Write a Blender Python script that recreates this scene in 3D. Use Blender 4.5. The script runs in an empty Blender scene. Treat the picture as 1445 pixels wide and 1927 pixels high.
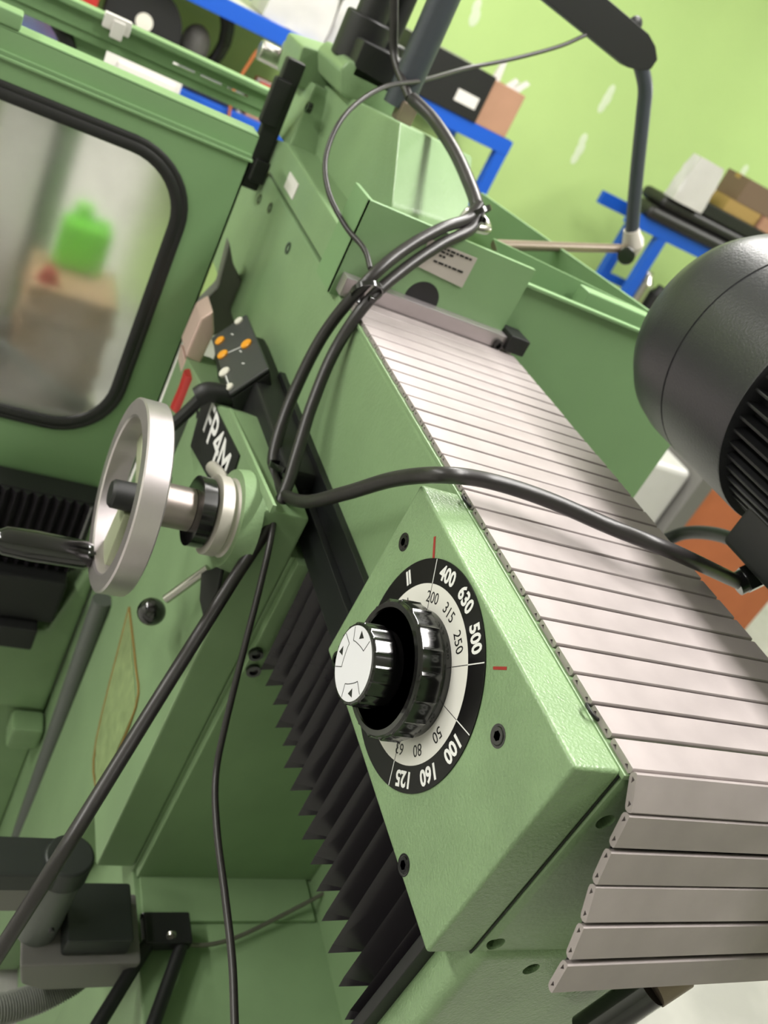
import bpy, bmesh, math, random
from mathutils import Vector, Matrix
random.seed(7)
PI = math.pi
scene = bpy.context.scene
COL = scene.collection

# ------------------------------------------------------------------ camera
cam_data = bpy.data.cameras.new('camera')
cam = bpy.data.objects.new('camera', cam_data)
COL.objects.link(cam)
rows = [[0.858938, -0.205883, -0.468868], [-0.275258, 0.586457, -0.761775], [0.431808, 0.783377, 0.44706]]
cam.matrix_world = Matrix.Translation((0, 0, 1.7)) @ Matrix(rows).to_4x4()
cam_data.sensor_fit = 'VERTICAL'
cam_data.sensor_height = 36
cam_data.lens = 31.768
cam_data.clip_start = 0.02
cam_data.dof.use_dof = True
cam_data.dof.focus_distance = 0.62
cam_data.dof.aperture_fstop = 9.0
scene.camera = cam

# ------------------------------------------------------------------ world, lamps, exposure
world = bpy.data.worlds.new('workshop_air')
scene.world = world
world.use_nodes = True
world.node_tree.nodes['Background'].inputs[0].default_value = (0.9, 0.95, 1.0, 1)
world.node_tree.nodes['Background'].inputs[1].default_value = 0.0
LAMPS = [('left_front', -2.2, 0.6), ('left_back', -2.2, 2.4), ('middle_front', 1.2, 0.6), ('middle_back', 1.2, 2.4), ('added_right_back', 4.6, 2.4)]  # last lamp is unseen, added only to brighten the back wall
LAMP_POWER = 32
for lname, lx, ly in LAMPS:
    ld = bpy.data.lights.new('ceiling_lamp_'+lname+'_offscreen', 'AREA')
    ld.shape = 'RECTANGLE'; ld.size = 0.3; ld.size_y = 1.5
    ld.energy = LAMP_POWER; ld.color = (1.0, 0.97, 0.93)
    lo = bpy.data.objects.new('ceiling_lamp_'+lname+'_offscreen', ld)
    lo.location = (lx, ly, 3.13)
    COL.objects.link(lo)
scene.view_settings.view_transform = 'Standard'
scene.view_settings.look = 'None'
scene.view_settings.gamma = 1
scene.view_settings.use_curve_mapping = False
scene.view_settings.exposure = 1.1

# ------------------------------------------------------------------ materials
def lin(c):
    return tuple((v/255/12.92 if v/255 <= .04045 else ((v/255+.055)/1.055)**2.4) for v in c)

MATS = {}
def mat(name, rgb, rough=.5, metal=0., bump=0., bscale=200., var=0., vscale=8., coat=0., spec=.5, emit=0., vary_rough=0.):
    m = bpy.data.materials.new(name); m.use_nodes = True
    nt = m.node_tree; b = nt.nodes['Principled BSDF']
    c = lin(rgb)
    b.inputs['Base Color'].default_value = (*c, 1)
    b.inputs['Roughness'].default_value = rough
    b.inputs['Metallic'].default_value = metal
    b.inputs['Specular IOR Level'].default_value = spec
    b.inputs['Coat Weight'].default_value = coat
    b.inputs['Coat Roughness'].default_value = .12
    tc = nt.nodes.new('ShaderNodeTexCoord')
    if var > 0:
        n = nt.nodes.new('ShaderNodeTexNoise'); n.inputs['Scale'].default_value = vscale; n.inputs['Detail'].default_value = 5
        nt.links.new(tc.outputs['Object'], n.inputs['Vector'])
        r = nt.nodes.new('ShaderNodeValToRGB')
        r.color_ramp.elements[0].position = .3; r.color_ramp.elements[1].position = .7
        r.color_ramp.elements[0].color = (*[v*(1-var) for v in c], 1)
        r.color_ramp.elements[1].color = (*[min(1, v*(1+var)) for v in c], 1)
        nt.links.new(n.outputs['Fac'], r.inputs['Fac']); nt.links.new(r.outputs['Color'], b.inputs['Base Color'])
        if vary_rough:
            mr = nt.nodes.new('ShaderNodeMapRange')
            mr.inputs['To Min'].default_value = max(.02, rough-vary_rough); mr.inputs['To Max'].default_value = rough+vary_rough
            nt.links.new(n.outputs['Fac'], mr.inputs['Value']); nt.links.new(mr.outputs['Result'], b.inputs['Roughness'])
    if bump > 0:
        n2 = nt.nodes.new('ShaderNodeTexNoise'); n2.inputs['Scale'].default_value = bscale; n2.inputs['Detail'].default_value = 3
        nt.links.new(tc.outputs['Object'], n2.inputs['Vector'])
        bp = nt.nodes.new('ShaderNodeBump'); bp.inputs['Strength'].default_value = bump; bp.inputs['Distance'].default_value = .002
        nt.links.new(n2.outputs['Fac'], bp.inputs['Height']); nt.links.new(bp.outputs['Normal'], b.inputs['Normal'])
    if emit:
        b.inputs['Emission Color'].default_value = (1, .98, .95, 1); b.inputs['Emission Strength'].default_value = emit
    MATS[name] = m
    return m

GREEN = mat('machine_green_enamel', (124, 150, 110), .36, bump=.2, bscale=260, var=.06, vscale=14)
GREENT = mat('machine_green_textured_enamel', (124, 150, 110), .3, bump=.35, bscale=420, var=.12, vscale=18)
GREENS = mat('sheet_metal_green_paint', (118, 150, 106), .38, var=.04, vscale=6)
GREEND = mat('dull_green_paint', (124, 150, 110), .45, var=.08, vscale=9)
ALU = mat('brushed_aluminium_slat', (156, 147, 146), .45, metal=.25, var=.10, vscale=22, bump=.05, bscale=90, vary_rough=.08)

ALUR = mat('turned_aluminium', (190, 182, 184), .33, metal=.8, var=.05, vscale=40)
STEEL = mat('bright_steel', (190, 186, 182), .25, metal=.95)
DSTEEL = mat('dull_steel_rod', (120, 116, 108), .4, metal=.6, var=.1, vscale=30)
GREYP = mat('grey_painted_tube', (92, 96, 92), .42, metal=.2)
BRONZE = mat('tarnished_steel_rod', (132, 118, 104), .4, metal=.6)
BLACK = mat('black_rubber', (26, 25, 26), .45)
CABLE = mat('black_cable_sheath', (40, 37, 37), .38, bump=.08, bscale=120, var=.12, vscale=20)
BELL = mat('black_coated_bellows_cloth', (34, 31, 35), .26, bump=.05, bscale=60, var=.06, vscale=20)
BPLAST = mat('glossy_black_plastic', (14, 13, 14), .16, coat=.6)
MBLACK = mat('matt_black_plastic', (22, 22, 23), .5)
RAILM = mat('black_anodised_rail', (17, 19, 20), .42)
MOTOR = mat('dark_grey_motor_paint', (46, 46, 49), .36, bump=.18, bscale=420)
MOTORB = mat('black_motor_casting', (22, 22, 24), .45)
SLATE = mat('slate_grey_pipe_paint', (62, 66, 74), .38, metal=.2)
WHITEP = mat('white_print', (232, 232, 230), .4)
BLACKP = mat('black_print', (18, 18, 18), .4)
DIALB = mat('dial_black_print', (16, 15, 16), .3, spec=.3)
DIALW = mat('dial_white_print', (226, 224, 218), .3, coat=.3)
LABEL = mat('white_knob_label', (225, 224, 230), .35)
RED = mat('red_marker', (150, 44, 36), .6)
PLATE = mat('brushed_rating_plate', (186, 180, 172), .4, metal=.3)
BLUE = mat('blue_shelf_paint', (22, 84, 190), .4)
CARTON = mat('brown_cardboard', (168, 128, 104), .8, var=.08, vscale=6)
CARTONO = mat('orange_brown_cardboard', (186, 106, 66), .8, var=.05)
CARTOND = mat('dark_brown_cardboard', (112, 92, 74), .8)
CARTONY = mat('ochre_cardboard', (160, 132, 76), .8)
WHITE = mat('white_plastic', (218, 214, 210), .5, var=.03)
BAGW = mat('white_plastic_bag', (198, 196, 194), .35, bump=.4, bscale=14, var=.04)
ORANGE = mat('orange_button', (232, 156, 30), .35)
CREAM = mat('cream_button', (222, 218, 206), .4)
PENDF = mat('charcoal_front_plate', (58, 58, 60), .35)
REDP = mat('red_plastic', (176, 44, 40), .4)
LIME = mat('lime_plastic', (122, 220, 56), .4)
WOOD = mat('pale_wood', (190, 156, 122), .6, var=.1, vscale=10)
PINKM = mat('copper_pink_metal', (226, 196, 186), .3, metal=.25)
RUST = mat('rust_stain', (128, 104, 50), .8)
TAPE = mat('clear_film_patch', (150, 168, 118), .25, var=.2, vscale=40, coat=.5)
OLIVE = mat('pale_green_grey_paint', (150, 156, 128), .45)
CONDUIT = mat('grey_corrugated_conduit', (120, 122, 116), .45)
GREYB = mat('grey_cast_bracket', (112, 110, 107), .5)
DGREY = mat('dark_grey_cast_arm', (36, 40, 38), .45)
ORANGEW = mat('orange_wire', (170, 96, 50), .5)
FLOORM = mat('pale_worn_concrete', (176, 174, 170), .55, var=.16, vscale=5, bump=.3, bscale=20)
CEILM = mat('white_ceiling_paint', (226, 226, 222), .8)
WALLM = mat('lime_green_wall_paint', (184, 212, 136), .7, var=.03, vscale=2.5, bump=.5, bscale=9)
WALLW = mat('white_wall_paint', (214, 216, 208), .8)
PLASTER = mat('white_filler', (214, 226, 196), .8)
TUBE = mat('lit_fluorescent_tube', (255, 255, 255), .5, emit=6)

HUBM = mat('dull_machined_steel', (150, 140, 136), .35, metal=.8)

JOINT = mat('dark_joint_strip', (30, 38, 28), .7)

def glass(name, rough, col=(.86, .88, .86), dirt=.35):
    m = bpy.data.materials.new(name); m.use_nodes = True
    nt = m.node_tree; b = nt.nodes['Principled BSDF']
    b.inputs['Base Color'].default_value = (*col, 1)
    b.inputs['Transmission Weight'].default_value = 1
    b.inputs['Roughness'].default_value = rough
    b.inputs['IOR'].default_value = 1.2
    d = nt.nodes.new('ShaderNodeBsdfDiffuse'); d.inputs[0].default_value = (.42, .40, .38, 1)
    n = nt.nodes.new('ShaderNodeTexNoise'); n.inputs['Scale'].default_value = 5; n.inputs['Detail'].default_value = 8
    tc = nt.nodes.new('ShaderNodeTexCoord'); nt.links.new(tc.outputs['Object'], n.inputs['Vector'])
    r = nt.nodes.new('ShaderNodeValToRGB'); r.color_ramp.elements[0].position = .42; r.color_ramp.elements[1].position = .75
    r.color_ramp.elements[0].color = (.06, .06, .06, 1); r.color_ramp.elements[1].color = (dirt, dirt, dirt, 1)
    nt.links.new(n.outputs['Fac'], r.inputs['Fac'])
    mx = nt.nodes.new('ShaderNodeMixShader')
    nt.links.new(r.outputs['Color'], mx.inputs[0]); nt.links.new(b.outputs[0], mx.inputs[1]); nt.links.new(d.outputs[0], mx.inputs[2])
    nt.links.new(mx.outputs[0], nt.nodes['Material Output'].inputs[0])
    return m
PANE = glass('oil_smeared_window_pane', .28, dirt=.45)

# ------------------------------------------------------------------ mesh helpers
class MB:
    """collects shapes in world coordinates; build() links them as one mesh object"""
    def __init__(s): s.v = []; s.f = []; s.m = []
    def add(s, vs, fs, mi=0):
        o = len(s.v); s.v += [tuple(v) for v in vs]
        for f in fs: s.f.append(tuple(i+o for i in f)); s.m.append(mi)
        return s
    def bm(s, bm, mi=0):
        bm.verts.index_update()
        return s.add([v.co[:] for v in bm.verts], [[v.index for v in f.verts] for f in bm.faces], mi)
    def box(s, x0, x1, y0, y1, z0, z1, bev=0., seg=2, mi=0, mtx=None):
        bm = bmesh.new(); bmesh.ops.create_cube(bm, size=1)
        for v in bm.verts:
            v.co = Vector(((x0+x1)/2+v.co.x*(x1-x0), (y0+y1)/2+v.co.y*(y1-y0), (z0+z1)/2+v.co.z*(z1-z0)))
        if bev > 0: bmesh.ops.bevel(bm, geom=bm.edges[:], offset=bev, segments=seg, affect='EDGES', profile=.5)
        if mtx is not None: bm.transform(mtx)
        s.bm(bm, mi); bm.free(); return s
    def prism(s, poly, vec, bev=0., mi=0):
        """polygon (3D points) extruded by vec"""
        n = len(poly); vec = Vector(vec)
        vs = [Vector(p) for p in poly]+[Vector(p)+vec for p in poly]
        fs = [list(range(n))[::-1], list(range(n, 2*n))]+[[i, (i+1) % n, n+(i+1) % n, n+i] for i in range(n)]
        bm = bmesh.new(); bv = [bm.verts.new(v) for v in vs]
        for f in fs: bm.faces.new([bv[i] for i in f])
        bmesh.ops.recalc_face_normals(bm, faces=bm.faces[:])
        if bev > 0: bmesh.ops.bevel(bm, geom=bm.edges[:], offset=bev, segments=2, affect='EDGES', profile=.5)
        s.bm(bm, mi); bm.free(); return s
    def lathe(s, org, axis, prof, n=40, mi=0, ripple=None, cap=True):
        """prof: list of (distance along axis, radius)"""
        a = Vector(axis).normalized(); h = Vector((0, 0, 1)) if abs(a.z) < .9 else Vector((1, 0, 0))
        u = a.cross(h).normalized(); w = a.cross(u); org = Vector(org)
        vs = []; fs = []
        for k, (t, r) in enumerate(prof):
            for i in range(n):
                th = 2*PI*i/n; rr = r*(ripple(k, th) if ripple else 1)
                vs.append(org+a*t+(u*math.cos(th)+w*math.sin(th))*rr)
        for k in range(len(prof)-1):
            for i in range(n):
                j = (i+1) % n
                fs.append([k*n+i, k*n+j, (k+1)*n+j, (k+1)*n+i])
        if cap:
            fs.append([i for i in range(n)]); fs.append([(len(prof)-1)*n+i for i in range(n)][::-1])
        return s.add(vs, fs, mi)
    def cyl(s, p0, p1, r, n=20, mi=0, r1=None, bev=0.):
        p0 = Vector(p0); p1 = Vector(p1); L = (p1-p0).length
        r1 = r if r1 is None else r1
        prof = [(0, r), (L, r1)] if bev <= 0 else [(0, r-bev), (bev*.4, r-bev*.3), (bev, r), (L-bev, r1), (L-bev*.4, r1-bev*.3), (L, r1-bev)]
        return s.lathe(p0, p1-p0, prof, n, mi)
    def sphere(s, c, r, n=20, mi=0, sc=(1, 1, 1)):
        bm = bmesh.new(); bmesh.ops.create_uvsphere(bm, u_segments=n, v_segments=max(8, n//2), radius=r)
        for v in bm.verts: v.co = Vector((v.co.x*sc[0]+c[0], v.co.y*sc[1]+c[1], v.co.z*sc[2]+c[2]))
        s.bm(bm, mi); bm.free(); return s
    def tube(s, pts, r, n=12, sub=8, mi=0, rib=None, closed=False):
        """smooth round tube through points (Catmull-Rom)"""
        P = [Vector(p) for p in pts]; path = []
        if len(P) == 2 or sub == 0: path = P
        else:
            E = [P[0]*2-P[1]]+P+[P[-1]*2-P[-2]]
            for i in range(1, len(E)-2):
                a, b, c, d = E[i-1], E[i], E[i+1], E[i+2]
                for k in range(sub):
                    t = k/sub
                    path.append(.5*((2*b)+(c-a)*t+(2*a-5*b+4*c-d)*t*t+(3*b-a-3*c+d)*t**3))
            path.append(P[-1])
        T = [(path[min(i+1, len(path)-1)]-path[max(i-1, 0)]).normalized() for i in range(len(path))]
        h = Vector((0, 0, 1)) if abs(T[0].z) < .9 else Vector((1, 0, 0))
        u = T[0].cross(h).normalized(); vs = []; fs = []
        for i, p in enumerate(path):
            u = (u-T[i]*u.dot(T[i])).normalized(); w = T[i].cross(u)
            rr = r if rib is None else r*rib(i)
            for k in range(n):
                th = 2*PI*k/n; vs.append(p+(u*math.cos(th)+w*math.sin(th))*rr)
        for i in range(len(path)-1):
            for k in range(n):
                j = (k+1) % n; fs.append([i*n+k, i*n+j, (i+1)*n+j, (i+1)*n+k])
        fs.append(list(range(n))[::-1]); fs.append([(len(path)-1)*n+k for k in range(n)])
        return s.add(vs, fs, mi)
    def build(s, name, mats, parent=None, smooth=35, **props):
        if not isinstance(mats, (list, tuple)): mats = [mats]
        xs = [v[0] for v in s.v]; ys = [v[1] for v in s.v]; zs = [v[2] for v in s.v]
        c = Vector(((min(xs)+max(xs))/2, (min(ys)+max(ys))/2, min(zs)))
        me = bpy.data.meshes.new(name)
        me.from_pydata([tuple(Vector(v)-c) for v in s.v], [], s.f)
        for m in mats: me.materials.append(m)
        me.polygons.foreach_set('material_index', s.m)
        bm = bmesh.new(); bm.from_mesh(me); bmesh.ops.recalc_face_normals(bm, faces=bm.faces[:]); bm.to_mesh(me); bm.free()
        if smooth:
            me.polygons.foreach_set('use_smooth', [True]*len(me.polygons))
            try: me.set_sharp_from_angle(angle=math.radians(smooth))
            except Exception: pass
        o = bpy.data.objects.new(name, me); COL.objects.link(o)
        if smooth:
            wn = o.modifiers.new('even_shading', 'WEIGHTED_NORMAL'); wn.keep_sharp = True; wn.weight = 90
        place(o, c, parent)
        for k, v in props.items(): o[k] = v
        return o

WL = {}
def place(o, c, parent=None):
    WL[o] = Vector(c)
    if parent is not None:
        o.parent = parent; o.location = Vector(c)-WL[parent]
    else: o.location = Vector(c)

def thing(name, loc, label, category, group=None):
    o = bpy.data.objects.new(name, None); COL.objects.link(o); o.empty_display_size = .05
    place(o, loc); o['label'] = label; o['category'] = category
    if group: o['group'] = group
    return o

def T(label, category, group=None):
    d = dict(label=label, category=category)
    if group: d['group'] = group
    return d

def copy_part(src, name, world, parent):
    o = src.copy(); o.name = name; COL.objects.link(o); place(o, world, parent); return o

def text_mesh(txt, size, ext=.00015, bold=0.):
    cu = bpy.data.curves.new('t', 'FONT'); cu.body = txt; cu.size = size; cu.extrude = ext
    cu.align_x = 'CENTER'; cu.align_y = 'CENTER'; cu.offset = bold; cu.resolution_u = 3
    to = bpy.data.objects.new('t', cu); COL.objects.link(to)
    bpy.context.view_layer.update()
    dg = bpy.context.evaluated_depsgraph_get()
    me = to.evaluated_get(dg).to_mesh()
    vs = [v.co.copy() for v in me.vertices]; fs = [list(p.vertices) for p in me.polygons]
    to.evaluated_get(dg).to_mesh_clear()
    bpy.data.objects.remove(to); bpy.data.curves.remove(cu)
    return vs, fs

def put_text(mb, txt, size, org, right, up, ext=.00015, bold=0., sx=1., mi=0):
    vs, fs = text_mesh(txt, size, ext, bold)
    r = Vector(right).normalized(); u = Vector(up).normalized(); n = r.cross(u); o = Vector(org)
    mb.add([o+r*v.x*sx+u*v.y+n*v.z for v in vs], fs, mi)

def cut(o, mb):
    """cuts the shapes of mb (world coordinates) out of object o"""
    c = mb.build('cutter', GREEN, None, 0)
    had = len(o.modifiers) > 0
    o.modifiers.clear()
    b = o.modifiers.new('cut', 'BOOLEAN'); b.operation = 'DIFFERENCE'; b.solver = 'EXACT'; b.object = c
    bpy.context.view_layer.update()
    dg = bpy.context.evaluated_depsgraph_get()
    me = bpy.data.meshes.new_from_object(o.evaluated_get(dg))
    o.modifiers.clear(); nm = o.data.name; o.data = me; me.name = nm
    if had:
        wn = o.modifiers.new('even_shading', 'WEIGHTED_NORMAL'); wn.keep_sharp = True; wn.weight = 90
    WL.pop(c); bpy.data.objects.remove(c)

S = dict(kind='structure')
# ------------------------------------------------------------------ room
MB().box(-3.6, 6.2, -3.2, 4.35, -.1, 0).build('floor', FLOORM, **S)
MB().box(-3.6, 6.2, -3.2, 4.35, 3.3, 3.4).build('ceiling', CEILM, **S)
wall = MB().box(-3.6, 6.2, 4.25, 4.35, 0, 3.3).build('wall_back', WALLM, **S)
MB().box(-3.7, -3.6, -3.2, 4.35, 0, 3.3).build('wall_left', WALLW, **S)
MB().box(6.2, 6.3, -3.2, 4.35, 0, 3.3).build('wall_right', WALLM, **S)
MB().box(-3.6, 6.2, -3.3, -3.2, 0, 3.3).build('wall_rear', WALLW, **S)
for n, (pts) in enumerate([[(1.7686, 4.2500, 1.8425), (1.7818, 4.2500, 1.8003)], [(2.5898, 4.2500, 1.8139), (2.5916, 4.2500, 1.7780), (2.5881, 4.2500, 1.7395)],
                           [(2.5842, 4.2500, 1.5681), (2.5947, 4.2500, 1.5229), (2.5941, 4.2500, 1.4782)], [(3.5671, 4.2500, 1.8020), (3.5721, 4.2500, 1.7588), (3.5697, 4.2500, 1.7092)]]):
    m = MB()
    for k, p in enumerate(pts): m.sphere((p[0], 4.25, p[2]), .026+.005*(k % 2), 10, sc=(.8, .12, 1.25))
    m.build('filler_patch', PLASTER, wall)
OVER = ['beside the white left wall', 'by the left wall near the shelves', 'over the slatted cover', 'over the blue shelves', 'over the black mats, added to brighten the back wall']
for (lname, lx, ly), ov in zip(LAMPS, OVER):
    t = thing('ceiling_light_'+lname+'_offscreen', (lx, ly, 3.14), 'long white fluorescent ceiling light '+ov, 'light', 'ceiling lights')
    MB().box(lx-.17, lx+.17, ly-.8, ly+.8, 3.21, 3.3, .01).build('housing', WHITE, t)
    for dx in (-.07, .07): MB().cyl((lx+dx, ly-.74, 3.18), (lx+dx, ly+.74, 3.18), .014, 12).build('tube_'+('a' if dx < 0 else 'b')+'_'+lname+'_offscreen', TUBE, t)
    for dy in (-.74, .74): MB().box(lx-.11, lx+.11, ly+dy-.02, ly+dy+.02, 3.15, 3.22, .003).build('lamp_holder', WHITE, t)

# ================================================================== milling machine
M = thing('milling_machine', (.45, .75, 0), 'green milling machine with slatted way cover and speed selector dial', 'machine')
XB = .397
# --- ram body
ram = MB().box(XB, .632, .27, 1.62, 1.20, 1.404, .006).build('ram_body', GREEN, M)
MB().box(XB-.0015, .632, .2700, .95, 1.4035, 1.4075, .001).build('top_flange', GREEN, M)
# seam on far left face + gib plate
MB().prism([(.3955, 1.03, 1.4095), (.3955, 1.465, 1.4095), (.3955, 1.475, 1.45), (.3955, 1.40, 1.465), (.3955, 1.03, 1.458)], (.2, 0, 0), .003).build('gib_plate', GREEN, M)

for p, dz in [((0.3960, 1.4245, 1.3714), .012), ((0.3960, 1.3537, 1.3819), .012), ((0.3960, 1.2015, 1.3772), .014)]:
    MB().lathe((.3975, p[1], p[2]-dz/2), (-1, 0, 0), [(0, .0085), (.0022, .0085), (.0022, .006), (.0004, .005)], 14).build('cap_screw', BPLAST, M)  # black rings stand in for the dark of the bolt recesses
p = (0.3950, 1.0029, 1.4259)
MB().lathe((.397, p[1], p[2]), (-1, 0, 0), [(0, .009), (.004, .009), (.004, .0055), (.001, .005)], 20).build('cap_screw', BPLAST, M)
p = (0.3950, 1.2910, 1.4309)
MB().box(.394, .396, p[1]-.03, p[1]+.03, p[2]-.011, p[2]+.012, .0005).build('paper_tag', WHITE, M)
# --- head on top of the ram
a1 = (0.4450, 1.4687, 1.5568); a2 = (0.4500, 1.1410, 1.5854); a3 = (0.4500, 1.0550, 1.5066); b1 = (0.6200, 1.2944, 1.5608); b2 = (0.6200, 1.1812, 1.5153)
m = MB().prism([(.447, 1.56, 1.456), (.447, 1.50, 1.552), (.447, a2[1], a2[2]), (.447, a3[1], a3[2]), (.447, 1.03, 1.456)], (.17, .12, -.012), .004)
m.build('head_housing', GREEN, M, smooth=30)
MB().prism([(.402, 1.40, 1.456), (.402, 1.58, 1.456), (.425, 1.58, 1.548), (.425, 1.475, 1.548)], (.12, 0, 0), .004).build('head_shoulder', GREEN, M)
p = (0.4150, 1.4205, 1.5204); MB().lathe((p[0]+.003, p[1], p[2]), (-1, 0, 0), [(0, .008), (.008, .008), (.008, .005), (.002, .004)], 14).build('cap_screw', BPLAST, M)
MB().prism([(0.3961, 1.5000, 1.5286), (0.3931, 1.5000, 1.5884), (0.4605, 1.5000, 1.5978), (0.4682, 1.5000, 1.5341)], (0, .12, 0), .006).build('head_block', GREEN, M)
MB().prism([(0.4145, 1.3500, 1.5932), (0.4234, 1.3500, 1.6105), (0.5138, 1.3500, 1.6056), (0.5188, 1.3500, 1.5603), (0.4292, 1.3500, 1.5617)], (0, .15, 0), .006).build('head_cap', GREEN, M)
MB().box(.364, .394, 1.44, 1.46, 1.37, 1.57, .004).box(.356, .384, 1.432, 1.45, 1.47, 1.54, .004).box(.372, .396, 1.43, 1.445, 1.385, 1.42, .003).build('hinge_strip', MBLACK, M)
MB().cyl((0.3695, 1.6600, 1.5414), (0.4308, 1.6600, 1.5399), .017, 24, bev=.003).cyl((0.3995, 1.6400, 1.5620), (0.4275, 1.6400, 1.5603), .012, 16, bev=.002).build('chrome_bolt', STEEL, M)
# black drive fittings
q = (0.4196, 1.4200, 1.6229)
MB().cyl((q[0]+.03, 1.42, q[2]-.02), (q[0]+.03, 1.42, q[2]+.045), .036, 28, bev=.004).cyl((q[0]+.03, 1.42, q[2]+.04), (q[0]+.03, 1.42, q[2]+.32), .024, 24).cyl((q[0]+.075, 1.44, q[2]-.04), (q[0]+.075, 1.44, q[2]+.03), .03, 24, bev=.004).cyl((q[0]+.075, 1.44, q[2]+.02), (q[0]+.075, 1.44, q[2]+.3), .015, 20).build('drive_sleeve', MBLACK, M)
q = (0.4560, 1.3600, 1.6205)
MB().box(q[0]-.025, q[0]+.045, 1.35, 1.41, q[2]-.03, q[2]+.02, .004).build('sensor_block', MBLACK, M)
p = (0.5200, 1.3344, 1.6348)
post = MB().cyl((0.4950, 1.3000, 1.5866), (.4905, 1.3, 2.3), .021, 28).build('mast_pipe', SLATE, M)
p = (0.4680, 1.2800, 1.6060); cut(post, MB().cyl((p[0], 1.30, p[2]), (p[0], 1.26, p[2]), .0045, 12))
p = (0.4935, 1.2900, 1.5914); MB().box(p[0]-.002, p[0]+.022, 1.27, 1.3, p[2]-.02, p[2]+.008, .003).build('brass_clamp', BRONZE, M)
# --- end plate behind the cover
ep = MB().box(.387, .622, .972, .980, 1.40, 1.516, .0004).box(.387, .393, .9725, 1.04, 1.40, 1.5155, .0004).build('end_plate', GREENS, M)
MB().lathe((.4985, .973, 1.432), (0, -1, 0), [(0, .0225), (.0015, .0225), (.002, .021), (.002, .004)], 36).build('black_disc', MBLACK, M)  # flat black disc on the end plate
tl, tr, br, bl = (.520, .971, 1.4845), (0.5403, 0.9710, 1.5027), (0.5402, 0.9710, 1.4635), (0.4721, 0.9710, 1.4677)
rp = MB().prism([bl, br, tr, (bl[0], .971, tr[2])], (0, -.001, 0), .0003).build('rating_plate', PLATE, M)
m = MB()
zz = tr[2]
for k, (x0, x1, dz) in enumerate([(.3, .93, .12), (.3, .55, .24), (.3, .42, .38), (.25, .8, .62)]):
    zt = zz-(zz-bl[2])*dz; w = br[0]-bl[0]; x = bl[0]+w*x0
    while x < bl[0]+w*x1:
        l = random.uniform(.003, .008); m.box(x, x+l, .9694, .97, zt-.0012, zt+.0012); x += l+.0016
m.build('print_lines', BLACKP, rp)
bar = MB().box(.392, .628, .953, .972, 1.4075, 1.431, .0015).build('clamp_bar', ALUR, M)
for x in (.412, .613): MB().lathe((x, .954, 1.418), (0, -1, 0), [(0, .0065), (.006, .0065), (.006, .004), (.002, .0035)], 16).build('cap_screw', BPLAST, bar)
MB().box(.622, .652, .945, .985, 1.415, 1.437, .002).build('end_block', MBLACK, bar)
MB().box(.632, .641, .955, .975, 1.395, 1.416, .001).build('end_tab', ALUR, bar)
# hook
h0 = (0.5224, 0.9900, 1.5259); h1 = (0.5487, 1.0000, 1.5460)
MB().tube([(h0[0]-.01, .985, 1.516), (h0[0]-.01, .985, 1.528), (h0[0]+.02, .99, 1.533), (h1[0]+.003, 1.005, 1.533), (h1[0]+.006, 1.02, 1.536), (h1[0]-.004, 1.03, 1.54), (h0[0]+.01, 1.03, 1.54), (h0[0]+.005, 1.03, 1.515)], .0055, 12).build('steel_hook', STEEL, M)
# --- guard sheets on the right of the ram
g = MB().box(.606, .995, .983, .988, 1.248, 1.4945, .0015).box(.606, .995, .976, .988, 1.492, 1.4965, .001)
g.build('guard_panel', GREENS, M)
MB().prism([(0.5989, 1.0600, 1.5152), (0.8780, 1.0600, 1.5054), (0.8933, 1.0600, 1.4646), (0.6575, 1.0600, 1.4631)], (0, .004, 0)).build('inner_guard_sheet', GREENS, M)
q0 = (0.7439, 1.0400, 1.5087); q1 = (0.8691, 1.0400, 1.5032)
MB().box(q0[0], q1[0], 1.02, 1.05, q1[2]-.035, q0[2], .003).build('guard_lip', GREENS, M)
s0 = (0.8053, 1.5500, 1.4961); s1 = (0.9321, 1.1200, 1.4987)
MB().prism([s0, s1, (s1[0], s1[1], s1[2]-.16), (s0[0], s0[1], s0[2]-.16)], (.006, .006, 0), .001).build('outer_guard_sheet', GREENS, M)

# --- speed dial housing
dh = MB().box(.36, XB, .2734, .557, 1.221, 1.4067, .003, 3).build('dial_housing', GREENT, M)
MB().box(.3958, .3972, .2729, .5575, 1.2205, 1.4072).build('joint_strip', JOINT, dh)  # thin dark strip along the joint behind the housing
DC = (.4348, 1.3169)
for (y, z) in [(.5358, 1.3626), (.3333, 1.3638), (.3336, 1.2489-.02), (.5358, 1.2289)]:
    m = MB(); m.lathe((.3605, y, z), (-1, 0, 0), [(0, .0078), (.0008, .0078), (.0008, .0064), (.0006, .0060), (.0014, .0056), (.0014, .0036)], 24)
    m.lathe((.3591, y, z), (1, 0, 0), [(0, .0036), (.0012, .0030)], 6)
    m.build('cap_screw', BPLAST, dh)
def red(a, b, w):
    a = Vector(a); b = Vector(b); d = (b-a).normalized(); n = Vector((1, 0, 0)).cross(d)*w
    m = MB(); m.prism([a-n, a+n*.7, b+n, b-n*.8], (-.0003, 0, 0)); return m.build('red_mark', RED, dh)
red((.36, .5029, 1.3941), (.36, .487, 1.381), .0016)
red((.36, .371, 1.3862), (.36, .361, 1.3965), .0012)
dial = MB().lathe((.36, *DC), (-1, 0, 0), [(0, .0862), (.001, .0862), (.0011, .0858), (.0011, .0668)], 96, cap=False).build('dial_plate', DIALB, dh)
MB().lathe((.36, *DC), (-1, 0, 0), [(0, .067), (.00115, .067), (.00115, .02)], 96, cap=False).build('dial_inner_ring', DIALW, dh)
def polar(r, a, x): return (x, DC[0]-r*math.sin(math.radians(a)), DC[1]+r*math.cos(math.radians(a)))
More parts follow.
